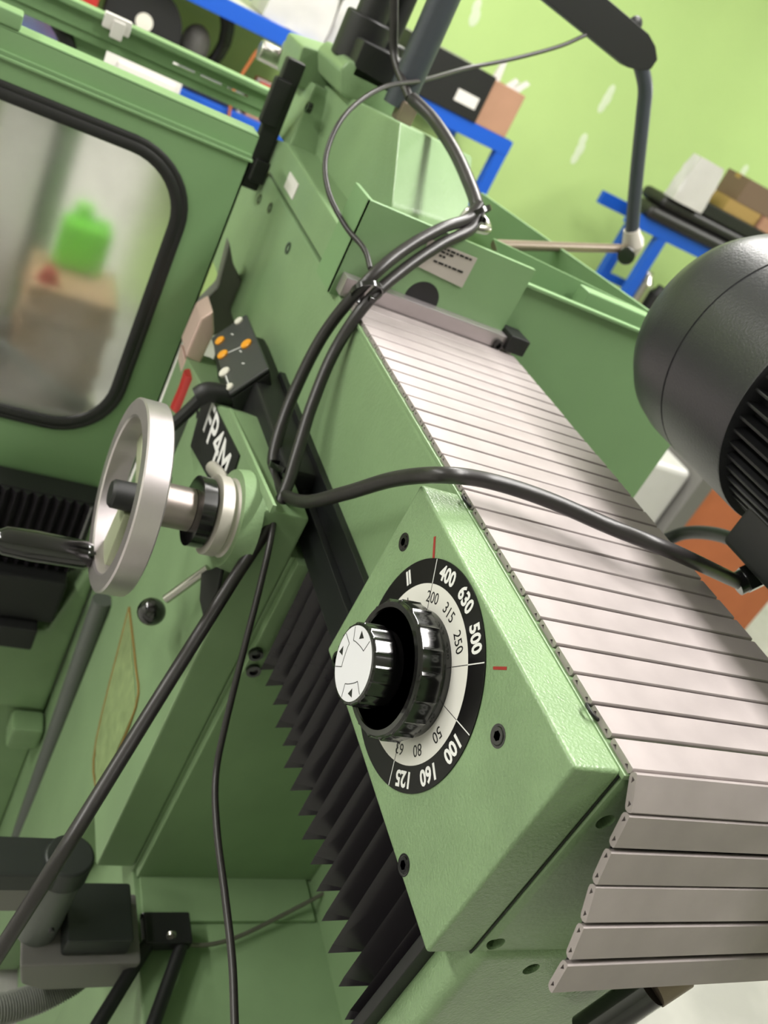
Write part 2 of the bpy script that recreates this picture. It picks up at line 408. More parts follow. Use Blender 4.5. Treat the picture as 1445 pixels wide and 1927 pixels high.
def dial_text(txt, r, a, size, mt, nm, bold, sx=.92):
    m = MB(); up = (0, -math.sin(math.radians(a)), math.cos(math.radians(a))); rt = (0, -math.cos(math.radians(a)), -math.sin(math.radians(a)))
    put_text(m, txt, size, polar(r, a, .3588), rt, up, .0001, bold, sx); m.build(nm, mt, dh, smooth=0)
for t, a in [('400', -21), ('630', 3), ('500', 27), ('100', 86), ('160', 111), ('125', 136), ('II', -63)]:
    dial_text(t, .0762, a, .0158, WHITEP, 'dial_number', .0005)
for t, a in [('200', -31), ('315', -4), ('250', 23), ('50', 94), ('80', 121), ('63', 146), ('I', -66)]:
    dial_text(t, .0565, a, .0125, BLACKP, 'dial_number', .0)
for a in (-35, 40, 73, 149):
    for r0, r1, mt in ((.048, .0668, BLACKP), (.0672, .0858, WHITEP)):
        p0 = Vector(polar(r0, a, .3588)); p1 = Vector(polar(r1, a, .3588)); n = Vector((1, 0, 0)).cross((p1-p0).normalized())*(.0004 if mt is WHITEP else .00025)
        MB().prism([p0-n, p0+n, p1+n, p1-n], (-.0001, 0, 0)).build('dial_line', mt, dh)
# knob
def ridg(k, th):
    return 1+.025*max(0, math.cos(th*18))**8
kb = MB().lathe((.3592, *DC), (-1, 0, 0), [(0, .0475), (.006, .047), (.009, .0455)], 64)
kb.lathe((.3502, *DC), (-1, 0, 0), [(0, .0490), (.001, .0505), (.017, .0505), (.0185, .0495)], 216, ripple=lambda k, th: ridg(k, th))
kb.lathe((.3317, *DC), (-1, 0, 0), [(0, .0494), (.0015, .0485), (.0015, .0445), (-.002, .043), (-.003, .032)], 72)
kb.build('speed_knob', BPLAST, M)
k2 = MB().lathe((.334, *DC), (-1, 0, 0), [(0, .028), (.012, .0265)], 48)
k2.lathe((.325, *DC), (-1, 0, 0), [(0, .0285), (.001, .0297), (.0165, .0297), (.0185, .0288), (.0188, .0274)], 216, ripple=ridg)
knob2 = k2.build('range_knob', BPLAST, M)
XL = .3058
MB().lathe((.3066, *DC), (-1, 0, 0), [(0, .0272), (.0007, .0272), (.0008, .0268)], 64).build('knob_label', LABEL, knob2)
def kp(r, a): return Vector((XL, DC[0]-r*math.sin(math.radians(a)), DC[1]+r*math.cos(math.radians(a))))
for a0 in (-20, -110, 129):
    m = MB()
    def seg(p, q, w=.0003):
        n = Vector((1, 0, 0)).cross((q-p).normalized())*w; m.prism([p-n, p+n, q+n, q-n], (-.0001, 0, 0))
    A = [kp(.0266, a0-30), kp(.0165, a0-34)]+[kp(.0165-.002*math.sin(PI*i/6), a0-34+68*i/6) for i in range(1, 6)]+[kp(.0165, a0+34), kp(.0266, a0+30)]
    for i in range(len(A)-1): seg(A[i], A[i+1])
    c = kp(.0212, a0); rr = .0036; up = Vector((0, -math.sin(math.radians(a0)), math.cos(math.radians(a0)))); rt = Vector((0, -math.cos(math.radians(a0)), -math.sin(math.radians(a0))))
    m.prism([c+rt*rr*1.1, c-rt*.6*rr+up*rr*.9, c-rt*.6*rr-up*rr*.9], (-.0001, 0, 0))
    m.build('arrow_mark', BLACKP, knob2)

# --- slat cover
cover = MB().box(.402, .630, .30, .95, 1.4035, 1.4075).build('slat_cover', BLACK, M)
PITCH = .0262
prof = [(-.0121, 0.0018), (-.0120, .0040), (-.0112, .0049), (.0112, .0049), (.0120, .0040), (.0121, .0018), (.0108, -.0002), (.0085, -.0008), (-.0085, -.0008), (-.0108, -.0002)]
slat_mb = MB(); n = len(prof)
slat_mb.add([(x, y, z) for x in (.399, .640) for (y, z) in prof], [list(range(n))[::-1], list(range(n, 2*n))]+[[i, (i+1) % n, n+(i+1) % n, n+i] for i in range(n)])
s_first = slat_mb.build('slat', ALU, cover, smooth=40)
for yy in (-.0072, .0072):
    cut(s_first, MB().prism([(.39, yy-.002, .0012), (.39, yy+.0022, .0016), (.39, yy+.0003, .0036)], (.025, 0, 0)))
s_off = Vector(WL[s_first])         # origin offset for a slat centred at (0,0)
def put_slat(y, z, ang, first=False, hung=False):
    o = s_first if first else s_first.copy()
    if hung: o.scale = (1, .955, 1)
    if not first: COL.objects.link(o)
    o.parent = cover; o.rotation_euler = (ang, 0, 0)
    off = Matrix.Rotation(ang, 3, 'X') @ Vector((s_off.x, s_off.y, s_off.z))
    o.location = Vector((s_off.x, y+off.y, z+off.z))-WL[cover]
for i in range(26):
    put_slat(.2696+PITCH*(i+.5), 1.4075+random.uniform(-.0003, .0003), random.uniform(-.012, .012), i == 0)
hang = [(0.3990, 0.2676, 1.4125), (0.3990, 0.2543, 1.3949), (0.3990, 0.2477, 1.3692), (0.3990, 0.2404, 1.3457), (0.3990, 0.2299, 1.3252), (0.3990, 0.2207, 1.2992), (0.3990, 0.2159, 1.2745)]
for i in range(6):
    p0, p1 = Vector(hang[i]), Vector(hang[i+1]); c = (p0+p1)/2; d = p1-p0
    ang = math.atan2(-d.z, -d.y)          # slat points towards -Y along d
    nrm = Vector((0, d.z, -d.y)).normalized()
    if nrm.y > 0: nrm = -nrm
    put_slat(c.y-nrm.y*.004, c.z-nrm.z*.004, ang, hung=True)
# rubber backing of the hanging part
m = MB()
for i in range(6):
    p0, p1 = Vector(hang[i]), Vector(hang[i+1]); d = (p1-p0).normalized(); nn = Vector((0, -d.z, d.y))
    if nn.y < 0: nn = -nn
    a = p0+nn*.0055; b = p1+nn*.0055
    m.prism([(.404, a.y, a.z), (.634, a.y, a.z), (.634, b.y, b.z), (.404, b.y, b.z)], nn*.001)
m.build('backing_strip', BLACK, cover)
# small wire clips on the cover edge
for p in ((0.3960, 0.3174, 1.4174), (0.3960, 0.5418, 1.4135)):
    MB().tube([(.399, p[1]-.006, 1.409), (.394, p[1]-.004, 1.411), (.3925, p[1], 1.412), (.394, p[1]+.004, 1.411), (.399, p[1]+.006, 1.409)], .0012, 8).build('wire_clip', MBLACK, M)

# --- rail, lower body, bellows
MB().box(.389, .398, .40, 1.02, 1.240, 1.268, .001).box(.381, .398, .40, 1.02, 1.203, 1.240, .0015).build('guide_rail', RAILM, M)
fwall = MB().box(.396, .632, .267, .303, .70, 1.2313, .010, 3).build('front_wall', GREENT, M)
for p in ((0.4106, 0.2695, 1.3661), (0.4068, 0.2665, 1.2363), (0.4529, 0.2665, 1.2089)):
    for o in (ram, fwall): cut(o, MB().cyl((p[0], .25, p[2]), (p[0], .292, p[2]), .0066, 20))
MB().box(.425, .632, .303, .712, 1.058, 1.203).build('lower_body', GREEND, M)
bel = MB().box(.420, .426, .303, .725, 1.06, 1.204).build('bellows', BLACK, M)
NP = 15; y0 = .304; pw = (.712-y0)/NP
pm = MB()
xr, xv = .386, .414
pm.add([(xv, 0, 1.204), (xr, pw*.5, 1.204), (xv, pw, 1.204), (xv, 0, 1.077), (xr+.002, pw*.42, 1.070), (xr, pw*.30, 1.0625), (xv, pw, 1.077), (xv, pw*.5, 1.072)],
       [[0, 1, 4, 3], [1, 2, 6, 5, 4], [3, 4, 5], [3, 5, 7], [5, 6, 7]])
first = pm.build('pleat', BELL, bel, smooth=0)
foff = Vector(WL[first])
for i in range(NP):
    o = first if i == 0 else first.copy()
    if i: COL.objects.link(o); o.parent = bel
    o.location = Vector((foff.x+random.uniform(-.002, .002), y0+i*pw+foff.y, foff.z+random.uniform(-.003, .003)))-WL[bel]
    o.scale = (1, random.uniform(.95, 1.08), 1)
    o.rotation_euler = (random.uniform(-.02, .02), 0, 0)
MB().box(.384, .43, .296, .306, 1.045, 1.225, .002).build('bellows_frame', MBLACK, M)

# --- column with handwheel
MB().prism([(.321, .722, .66), (.321, .722, 1.2475), (.321, .93, 1.2414), (.321, 1.02, 1.20), (.321, 1.25, 1.16), (.321, 1.25, .02), (.321, .95, .02), (.321, .80, .66)], (.05, 0, 0), .004).build('column', GREEND, M)
MB().box(.376, .65, .712, .724, .652, 1.197, .002).build('column_plate', GREEND, M)
MB().box(.371, .65, .724, 1.25, .02, 1.195, .003).build('column_core', GREEND, M)
for p in ((0.3801, 0.7080, 1.0675), (0.3868, 0.7080, 1.0428)):
    MB().lathe((p[0], .712, p[2]), (0, -1, 0), [(0, .0085), (.005, .0085), (.005, .005), (.002, .0045)], 20).build('cap_screw', BPLAST, M)
MB().box(.372, .66, .30, .95, .02, .65, .004).build('base', GREEND, M)
MB().box(.38, .622, .648, .712, .65, .656, .001).build('base_ledge', GREEND, M)
MB().box(.630, .70, .30, .712, .64, 1.06, .003).build('base_side', GREEND, M)
# name plate
npl = MB().prism([(.3205, 1.055, 1.20), (.3205, .845, 1.232), (.3205, .825, 1.175), (.3205, 1.02, 1.13)], (-.002, 0, 0), .0005).build('name_plate', MBLACK, M)
m = MB(); put_text(m, 'FP4M', .058, (.3183, .930, 1.192), (0, -1, .05), (0, .25, 1), .0002, .0006, 1.15)
m.build('plate_lettering', WHITEP, npl, smooth=0)
MB().prism([(.3206, .93, 1.243), (.3206, .70, 1.268), (.3206, .70, 1.258), (.3206, .93, 1.234)], (-.004, 0, 0), .0005).build('edge_strip', GREEN, M)
# rust framed film patch
m = MB().prism([(0.3205, 1.0032, 0.8594), (0.3205, 0.8207, 0.8522), (0.3205, 0.8154, 0.7126), (0.3205, 0.8343, 0.6778), (0.3205, 0.9069, 0.6860)], (-.001, 0, 0)).build('film_patch', TAPE, M)
m = MB().tube([(0.3198, 1.0010, 0.8612), (0.3198, 0.8833, 0.8655), (0.3198, 0.8189, 0.8540), (0.3198, 0.8137, 0.7148), (0.3198, 0.8308, 0.6798), (0.3198, 0.9050, 0.6882), (0.3198, 1.0010, 0.8612)], .0017, 6, 4).build('rust_edge', RUST, M)
# handwheel (axis along X)
WC = (.761, 1.202)
def rim_prof(): return [(.0, .0965), (.0015, .0985), (.024, .0985), (.0255, .097), (.0255, .0805), (.024, .079), (.0015, .079), (0, .081), (0, .0965)]
hw = MB().lathe((.187, *WC), (1, 0, 0), rim_prof(), 88, cap=False).build('handwheel', ALUR, M)
for a, sw, sx in ((274, 1., .198), (20, .5, .207), (168, .5, .207)):
    d = Vector((0, math.cos(math.radians(a)), math.sin(math.radians(a)))); n = Vector((1, 0, 0)).cross(d)
    c = Vector((sx, *WC))
    MB().prism([c+d*.012+n*.014*sw, c+d*.082+n*.020*sw, c+d*.082-n*.020*sw, c+d*.012-n*.014*sw], (.009, 0, 0), .002).build('spoke', OLIVE, hw)
MB().lathe((.218, *WC), (-1, 0, 0), [(0, .0155), (.034, .0145), (.037, .012), (.038, .006)], 28).build('hub_cap', MBLACK, hw)
MB().lathe((.213, *WC), (1, 0, 0), [(0, .0255), (.020, .0255), (.020, .0225), (.05, .0225)], 36).build('hub', HUBM, hw)
ga = math.radians(218); gy = WC[0]+.088*math.cos(ga); gz = WC[1]+.088*math.sin(ga)
gp = (0.1870, 0.7652, 1.1180); gy, gz = gp[1], gp[2]
MB().lathe((.190, gy, gz), (-1, 0, 0), [(0, .006), (.004, .006), (.004, .0125), (.01, .0148), (.06, .016), (.088, .0145), (.095, .010)], 28).build('crank_grip', BPLAST, hw)
MB().lathe((.263, *WC), (1, 0, 0), [(0, .020), (.002, .037), (.016, .037), (.018, .03)], 44).build('black_flange', BPLAST, M)
MB().lathe((.281, *WC), (1, 0, 0), [(0, .038), (.002, .0425), (.014, .0425), (.016, .040), (.019, .040), (.021, .0425), (.034, .044), (.042, .045)], 56).build('graduated_collar', PLATE, M)
MB().lathe((.302, *WC), (1, 0, 0), [(0, .052), (.02, .056)], 48).build('collar_boss', GREEN, M)
# clamp fork on the collar + lever
MB().tube([(0.3000, 0.8546, 1.2026), (0.3000, 0.8097, 1.2154), (0.3000, 0.7955, 1.1968), (0.3000, 0.7842, 1.1761)], .008, 12).build('fork_finger', PLATE, M)
lv = MB().cyl((0.2850, 0.7813, 1.0650), (0.3150, 0.7790, 1.1196), .0052, 14).build('lever', STEEL, M)
p = (0.2830, 0.8032, 1.0259); MB().sphere(p, .0165, 24).build('ball_knob', BPLAST, lv)
MB().prism([(0.3080, 0.7762, 1.1141), (0.3080, 0.7320, 1.1633), (0.3080, 0.7162, 1.1414), (0.3080, 0.7183, 1.1002), (0.3080, 0.7473, 1.0987)], (.004, 0, 0), .001).build('black_pointer', MBLACK, M)

# ================================================================== front enclosure door
D = thing('enclosure_door', (.0, 1.3, .79), 'green sheet metal enclosure door with large black-sealed window', 'door')
YD = 1.3
def rrect(x0, x1, z0, z1, r, n=10):
    pts = []
    for cx, cz, a in ((x1-r, z1-r, 0), (x0+r, z1-r, 90), (x0+r, z0+r, 180), (x1-r, z0+r, 270)):
        for i in range(n+1):
            t = math.radians(a+90*i/n); pts.append((cx+r*math.cos(t), cz+r*math.sin(t)))
    return pts
def panel_with_hole(mb, x0, x1, z0, z1, hole, y, th):
    # quads fan between hole outline and the rectangle outline
    n = len(hole); cx = sum(h[0] for h in hole)/n; cz = sum(h[1] for h in hole)/n
    out = []
    q = n//4
    for k, (hx, hz) in enumerate(hole):
        side = k//q; i = k % q; t = i/(q-1)
        if side == 0: o = (x1, z1) if t > .5 else (x1, hz) ; o = (x1, hz) if t < .5 else (hx, z1)
        elif side == 1: o = (hx, z1) if t < .5 else (x0, hz)
        elif side == 2: o = (x0, hz) if t < .5 else (hx, z0)
        else: o = (hx, z0) if t < .5 else (x1, hz)
        out.append(o)
    vs = []
    for yy in (y, y+th):
        vs += [(h[0], yy, h[1]) for h in hole]+[(o[0], yy, o[1]) for o in out]
    fs = []
    N = 2*n
    for k in range(n):
        j = (k+1) % n
        a, b = out[k], out[j]
        fs.append([k, j, n+j, n+k]); fs.append([N+k, N+n+k, N+n+j, N+j])
        fs.append([k, N+k, N+j, j]); fs.append([n+k, n+j, N+n+j, N+n+k])
        if abs(a[0]-b[0]) > 1e-6 and abs(a[1]-b[1]) > 1e-6:      # corner triangle
            c = (x1 if max(a[0], b[0]) > cx else x0, z1 if max(a[1], b[1]) > cz else z0)
            o = len(vs); vs += [(c[0], y, c[1]), (c[0], y+th, c[1])]
            fs.append([n+k, n+j, o]); fs.append([N+n+k, o+1, N+n+j])
            fs.append([n+k, o, o+1, N+n+k]); fs.append([n+j, N+n+j, o+1, o])
    mb.add(vs, fs); return mb
hole = rrect(-.62, .268, .952, 1.405, .09)
dpan = panel_with_hole(MB(), -.75, .3315, .797, 1.442, hole, YD, .003).build('panel', GREENS, D)
m = MB().box(-.75, .3315, YD, YD+.05, .797, .80).box(.3285, .3315, YD, YD+.05, .80, 1.442).box(-.75, .3315, YD+.004, YD+.04, 1.442, 1.446)
m.build('panel_return', GREENS, D)
m = MB().box(-.75, .333, YD+.012, YD+.015, 1.440, 1.470).box(-.75, .333, YD+.012, YD+.06, 1.470, 1.473, .001).box(-.75, .333, YD-.004, YD+.014, 1.438, 1.442, .001)
m.build('top_flange', GREENS, D)
def loop_tube(mb, pts, y, r, n=10):
    P = [Vector((p[0], y, p[1])) for p in pts]; k = len(P); vs = []; fs = []
    for i in range(k):
        t = (P[(i+1) % k]-P[i-1]).normalized(); w = Vector((0, 1, 0)); u = t.cross(w)
        for j in range(n):
            th = 2*PI*j/n; vs.append(P[i]+u*math.cos(th)*r+w*math.sin(th)*r*.7)
    for i in range(k):
        for j in range(n):
            fs.append([i*n+j, i*n+(j+1) % n, ((i+1) % k)*n+(j+1) % n, ((i+1) % k)*n+j])
    mb.add(vs, fs); return mb
loop_tube(loop_tube(MB(), rrect(-.615, .262, .958, 1.399, .085), YD-.001, .0085), rrect(-.624, .272, .948, 1.409, .094), YD-.001, .0055).build('window_seal', BLACK, D)
MB().box(-.62, .268, YD+.002, YD+.0045, .952, 1.405).build('window_pane', PANE, D)
for (pa, pb) in (((0.1398, 1.2995, 0.8284), (0.1762, 1.2995, 0.8289)), ((0.1904, 1.2995, 0.8285), (0.2720, 1.2995, 0.8286)), ((0.2879, 1.2995, 0.8284), (0.3092, 1.2995, 0.8285))):
    cut(dpan, MB().box(pa[0], pb[0], YD-.01, YD+.02, pa[2]-.0012, pa[2]+.0012))
q = (0.0150, 1.2900, 1.4821)
MB().box(-.2, q[0], YD+.01, YD+.05, 1.473, 1.492, .003).build('door_handle', GREENS, D)

# ================================================================== rear sliding guard
YR = 1.75
G = thing('rear_guard', (.0, YR, .8), 'green rear enclosure guard with top rail and black-sealed window', 'guard')
trail = MB().box(-.8, .468, YR, YR+.006, 1.440, 1.474, .001).box(-.8, .468, YR-.012, YR+.03, 1.468, 1.478, .002).box(-.8, .468, YR+.004, YR+.05, 1.425, 1.44, .001).build('top_rail', GREENS, G)
for k in range(3): cut(trail, MB().box(.26+.05*k, .30+.05*k, YR-.004, YR+.0085, 1.45, 1.454))
hole2 = rrect(-.75, .110, .95, 1.452, .10)
panel_with_hole(MB(), -.8, .155, .8, 1.470, hole2, YR+.02, .003).build('panel', GREENS, G)
loop_tube(MB(), rrect(-.75, .110, .95, 1.452, .10), YR+.019, .013).build('window_seal', BLACK, G)
MB().box(-.75, .110, YR+.022, YR+.024, .95, 1.452).build('window_pane', PANE, G)
p = (0.1589, 1.7400, 1.4681); MB().box(p[0]-.025, p[0]+.02, YR-.016, YR, p[2]-.008, p[2]+.016, .002).box(p[0]-.01, p[0]+.01, YR-.02, YR-.01, p[2]-.018, p[2]+.01, .002).build('roller_bracket', WHITE, G)

# ================================================================== inside the enclosure (seen through the window)
def solid(name, mb, m, label, cat, group=None, smooth=35):
    return mb.build(name, m, None, smooth, **T(label, cat, group))
t = thing('work_table', (.05, 1.55, .5), 'pale machine table with clamping slots behind the enclosure window', 'table')
MB().box(-.7, .27, 1.40, 1.72, .86, .92, .004).build('table_top', ALUR, t)
for k in range(4): MB().box(-.7, .27, 1.435+.075*k, 1.45+.075*k, .9202, .9215).build('slot_shade_strip', BLACK, t)  # black strips laid on the top paint in the shade inside the slots
MB().box(-.5, .2, 1.45, 1.68, 0, .86, .01).build('table_support', GREEND, t)
t = thing('machine_vise', (.08, 1.55, .92), 'dark grey machine vise standing on the pale machine table', 'vise')
MB().box(-.12, .08, 1.47, 1.65, .9215, .96, .006).build('vise_base', GREYB, t)
MB().box(-.1, .0, 1.47, 1.65, .96, 1.05, .02).build('fixed_jaw', GREYB, t)
MB().box(.03, .07, 1.49, 1.63, .96, 1.02, .008).build('moving_jaw', GREYB, t)
solid('wooden_crate', MB().box(.12, .262, 1.50, 1.66, .9215, 1.085, .002).box(.115, .267, 1.495, 1.665, 1.03, 1.045, .001).box(.115, .267, 1.495, 1.665, .95, .965, .001), WOOD, 'pale wooden crate on the machine table behind the window', 'crate')
m = MB().cyl((.145, 1.53, 1.085), (.145, 1.53, 1.093), .018, 20).sphere((.145, 1.53, 1.100), .013, 14)
solid('red_stopper', m, REDP, 'small red stopper lying on top of the wooden crate', 'stopper')
solid('lime_canister', MB().box(.15, .235, 1.60, 1.655, 1.085, 1.175, .012, 3).cyl((.18, 1.63, 1.17), (.18, 1.63, 1.2), .016, 16).box(.2, .23, 1.615, 1.645, 1.17, 1.182, .005), LIME, 'lime green plastic canister standing on the wooden crate', 'canister')
solid('white_splash_sheet', MB().box(.02, .105, 1.70, 1.72, .93, 1.33, .012, 3), WHITE, 'pale white plastic sheet standing behind the machine vise', 'sheet')
solid('coolant_hose', MB().tube([(-.3, 1.43, 1.02), (-.1, 1.43, 1.03), (.08, 1.43, 1.0), (.2, 1.43, .94), (.25, 1.43, .93)], .012, 10), GREYP, 'grey coolant hose arching over the machine table', 'hose')

# ================================================================== pink coolant pipe, red cup etc. beside the door
solid('copper_housing', MB().prism([(0.3319, 1.2000, 1.2500), (0.3192, 1.2000, 1.2328), (0.3172, 1.2000, 1.1713), (0.3423, 1.2000, 1.1616), (0.3453, 1.2000, 1.2177)], (0, .06, 0), .004).prism([(0.3176, 1.2000, 1.1679), (0.3410, 1.2000, 1.1585), (0.3400, 1.2000, 1.1150), (0.3241, 1.2000, 1.1211)], (0, .05, 0), .003), PINKM, 'pale copper-coloured metal housing squeezed between door edge and control box', 'housing')
solid('grey_shield', MB().prism([(0.3574, 1.3500, 1.3069), (0.3659, 1.3500, 1.2333), (0.3421, 1.3500, 1.1780), (0.3731, 1.3500, 1.1404), (0.4085, 1.3500, 1.1672), (0.4366, 1.3500, 1.2014), (0.4080, 1.3500, 1.2438), (0.3769, 1.3500, 1.2740)], (0, .03, 0), .004), GREYB, 'dull grey metal shield behind the control box', 'shield')
solid('red_lever', MB().tube([(0.3259, 1.1500, 1.1703), (0.3272, 1.1500, 1.1443), (0.3263, 1.1500, 1.1107)], .016, 12), REDP, 'red lever grip beside the copper-coloured housing', 'lever')
t = thing('black_linkage', (0.3130, 1.0000, 1.2219), 'black jointed linkage arm reaching from the control box to the wheel', 'arm')
MB().tube([(0.3472, 1.0000, 1.2249), (0.3094, 1.0000, 1.2223), (0.2976, 1.0000, 1.2108)], .013, 12).build('upper_link', MBLACK, t)
MB().tube([(0.3042, 1.0000, 1.2176), (0.2920, 1.0000, 1.1877), (0.2785, 1.0000, 1.1587)], .008, 10).build('rod', MBLACK, t)
MB().prism([(0.3302, 1.0800, 1.1470), (0.3419, 1.0800, 1.1419), (0.3473, 1.0800, 1.0990), (0.3366, 1.0800, 1.0360), (0.3238, 1.0800, 1.0557), (0.3072, 1.0800, 1.1226)], (0, .02, 0), .003).build('swing_plate', GREYP, t)
MB().tube([(0.3276, 1.0500, 1.1686), (0.3403, 1.0500, 1.1165), (0.3368, 1.0500, 1.0708), (0.3258, 1.0500, 1.0477)], .010, 10).build('swing_rod', MBLACK, t)

# ================================================================== control box
CB = thing('control_box', (.36, 1.05, 1.15), 'black control box with orange and white buttons on its sloping face', 'control box')
pA, pB, pC, pD = [Vector(v) for v in ((0.3600, 1.1475, 1.2805), (0.3600, 0.9831, 1.2836), (0.3274, 0.9850, 1.2336), (0.3217, 1.1432, 1.2562))]
pD = pA+(pC-pB)
ex = (pC-pB).normalized(); ey = (pA-pB).normalized(); nn = ey.cross(ex).normalized()
if nn.z < 0: nn = -nn
fw, fh = (pC-pB).length, (pA-pB).length
MB().prism([pA, pB, pC, pD], -nn*.006, .0025).build('front_plate', PENDF, CB)
MB().prism([pA-nn*.006, pB-nn*.006, pC-nn*.006, pD-nn*.006], Vector((.03, 0, -.06)), .004).box(.352, .3935, .79, 1.13, 1.205, 1.262, .006).build('case', MBLACK, CB)
def fpt(u, v): return pB+ex*fw*u+ey*fh*v      # u: down the slope, v: away
def btn(u, v, r, m):
    c = fpt(u, v); mb = MB(); mb.lathe(c-nn*.001, nn, [(0, r), (.003, r), (.004, r*.85)], 20); mb.build('button', m, CB)
btn(.22, .95, .0065, CREAM); btn(.80, .84, .0075, ORANGE); btn(.84, .60, .008, ORANGE); btn(.25, .52, .008, ORANGE); btn(.93, .33, .008, CREAM); btn(.93, .08, .006, CREAM)
def bline(u0, v0, u1, v1):
    a, b = fpt(u0, v0), fpt(u1, v1); n = nn.cross((b-a).normalized())*.0007; MB().prism([a-n, a+n, b+n, b-n], nn*.0003).build('printed_line', WHITEP, CB)
bline(.84, .60, .25, .52); bline(.93, .33, .93, .08); bline(.5, .84, .46, .8); bline(.45, .5, .42, .46); bline(.5, .3, .45, .27)

# ================================================================== electric motor
MX, MZ, MR = .758, 1.5686, .125
E = thing('electric_motor', (MX, .55, MZ-MR), 'large dark grey electric motor with domed fan cowl and black cooling fins', 'motor')
cowl = MB().lathe((MX, .588, MZ), (0, 1, 0), [(0, .118), (0, .1245), (.002, .125), (.104, .125), (.1045, .1238), (.1065, .1238), (.107, .125), (.150, .1245), (.172, .121), (.190, .112), (.202, .098), (.209, .08), (.212, .05)], 96)
cowl.build('fan_cowl', MOTOR, E)
MB().lathe((MX, .598, MZ), (0, -1, 0), [(0, .100), (.45, .100)], 64).build('motor_body', MOTORB, E)
fin = MB().box(-.0016, .0016, .15, .594, .098, .1175, .001).build('fin', MOTORB, E)
fo = Vector(WL[fin])
NF = 52
for k in range(NF):
    o = fin if k == 0 else fin.copy()
    if k: COL.objects.link(o); o.parent = E
    a = 2*PI*k/NF; o.rotation_euler = (0, a, 0)
    o.location = Vector((MX, 0, MZ))+Matrix.Rotation(a, 3, 'Y') @ fo-WL[E]
MB().box(.650, .96, .15, .40, 1.385, 1.405, .003).box(.70, .82, .18, .38, 1.40, 1.462, .004).build('mounting_plate', GREENS, E)
tb = (0.7091, 0.5200, 1.4324)
MB().box(tb[0]-.015, tb[0]+.12, .42, .56, 1.428, 1.475, .006).build('terminal_box', MOTORB, E)
MB().cyl((0.7208, 0.5300, 1.4086), (0.7401, 0.5300, 1.4294), .014, 6).cyl((0.7155, 0.5300, 1.4019), (0.7230, 0.5300, 1.4104), .0115, 20).build('cable_gland', BPLAST, E)

# ================================================================== swing arm lamp
L = thing('swing_arm', (.85, 1.5, 1.42), 'black swing arm with clamp joint and dark lamp bar above the guards', 'lamp arm')
MB().cyl((0.6957, 1.2200, 1.4802), (1.1158, 1.5000, 1.5199), .0082, 16).build('steel_rod', BRONZE, L)
MB().sphere((1.1257, 1.5000, 1.5292), .021, 20, sc=(1, .8, 1.25)).cyl((1.1032, 1.5000, 1.5551), (1.1250, 1.5000, 1.5301), .015, 16, r1=.021).build('clamp_joint', PLATE, L)
MB().cyl((1.1082, 1.4780, 1.5147), (1.0801, 1.4400, 1.5153), .0165, 20, bev=.003).build('clamp_knob', BPLAST, L)
MB().tube([(1.1056, 1.5000, 1.5538), (1.0551, 1.5000, 1.6345), (0.9955, 1.5000, 1.7344), (0.9719, 1.5000, 1.7714), (0.9431, 1.5000, 1.7956), (0.9254, 1.5000, 1.8058)], .0128, 16).build('bent_tube', SLATE, L)
e0 = Vector((0.9346, 1.5000, 1.8099)); e1 = Vector((0.7292, 1.5000, 1.8319)); ax = (e1-e0).normalized()
e2 = e0+ax*.55
u = Vector((0, 1, 0)); w = ax.cross(u)
m = MB(); r0 = .029
poly = [e0-w*r0*.75-ax*.004, e0-ax*.022-w*r0*.3, e0-ax*.022+w*r0*.3, e0+w*r0*.75-ax*.004, e0+w*r0+ax*.02, e2+w*r0, e2-w*r0, e0-w*r0+ax*.02]
m.prism([p-u*.014 for p in poly], u*.028, .002); m.build('lamp_bar', MBLACK, L)
c = e0+ax*.045+w*r0*(1 if w.x > 0 else -1); MB().sphere(c, .013, 16, sc=(1, .6, 1)).build('hinge_knob', MBLACK, L)

# ================================================================== cables
def cable(name, pts, r, label, m=CABLE, n=14, cat='cable'):
    return MB().tube(pts, r, n, 8).build(name, m, None, **T(label, cat))
cable('power_cable', [(0.5257, 1.0000, 1.5555), (0.5121, 0.9850, 1.5373), (0.4742, 0.9600, 1.5201), (0.4300, 0.9300, 1.4889), (0.3927, 0.9000, 1.4490), (0.3750, 0.9035, 1.3783), (0.3620, 0.8808, 1.3098), (0.3520, 0.8448, 1.2644), (0.3490, 0.8140, 1.2443), (0.3480, 0.7670, 1.2448), (0.3480, 0.7034, 1.2778), (0.3500, 0.6426, 1.3327), (0.3560, 0.5906, 1.3864), (0.3611, 0.5390, 1.4280), (0.4068, 0.5433, 1.4320), (0.4597, 0.5328, 1.4350), (0.5148, 0.5107, 1.4370), (0.5716, 0.4899, 1.4400), (0.7193, 0.5320, 1.4037)], .0068, 'thick black cable looping from the hook over the slatted cover to the motor')
cable('hanging_cable', [(0.5306, 1.0000, 1.5472), (0.5164, 0.9750, 1.5292), (0.4783, 0.9500, 1.5057), (0.4358, 0.9200, 1.4711), (0.3991, 0.8900, 1.4298), (0.3820, 0.8736, 1.3722), (0.3700, 0.8395, 1.3190), (0.3600, 0.7983, 1.2792), (0.3500, 0.7627, 1.2554), (0.3350, 0.7280, 1.2282), (0.3100, 0.6934, 1.1761), (0.2500, 0.5963, 1.0995), (0.1850, 0.4861, 1.0322), (0.1550, 0.4511, 0.9316), (0.1450, 0.4468, 0.8619)], .0068, 'thick black cable hanging straight down past the handwheel to the bracket')
cable('flat_cable', [(0.4907, 1.2500, 1.6081), (0.5106, 1.2000, 1.6001), (0.5215, 1.1200, 1.5841), (0.5285, 1.0500, 1.5634), (0.5294, 1.0100, 1.5500), (0.5340, 1.0000, 1.5348)], .0085, 'dark grey cable descending from the mast pipe to the steel hook')
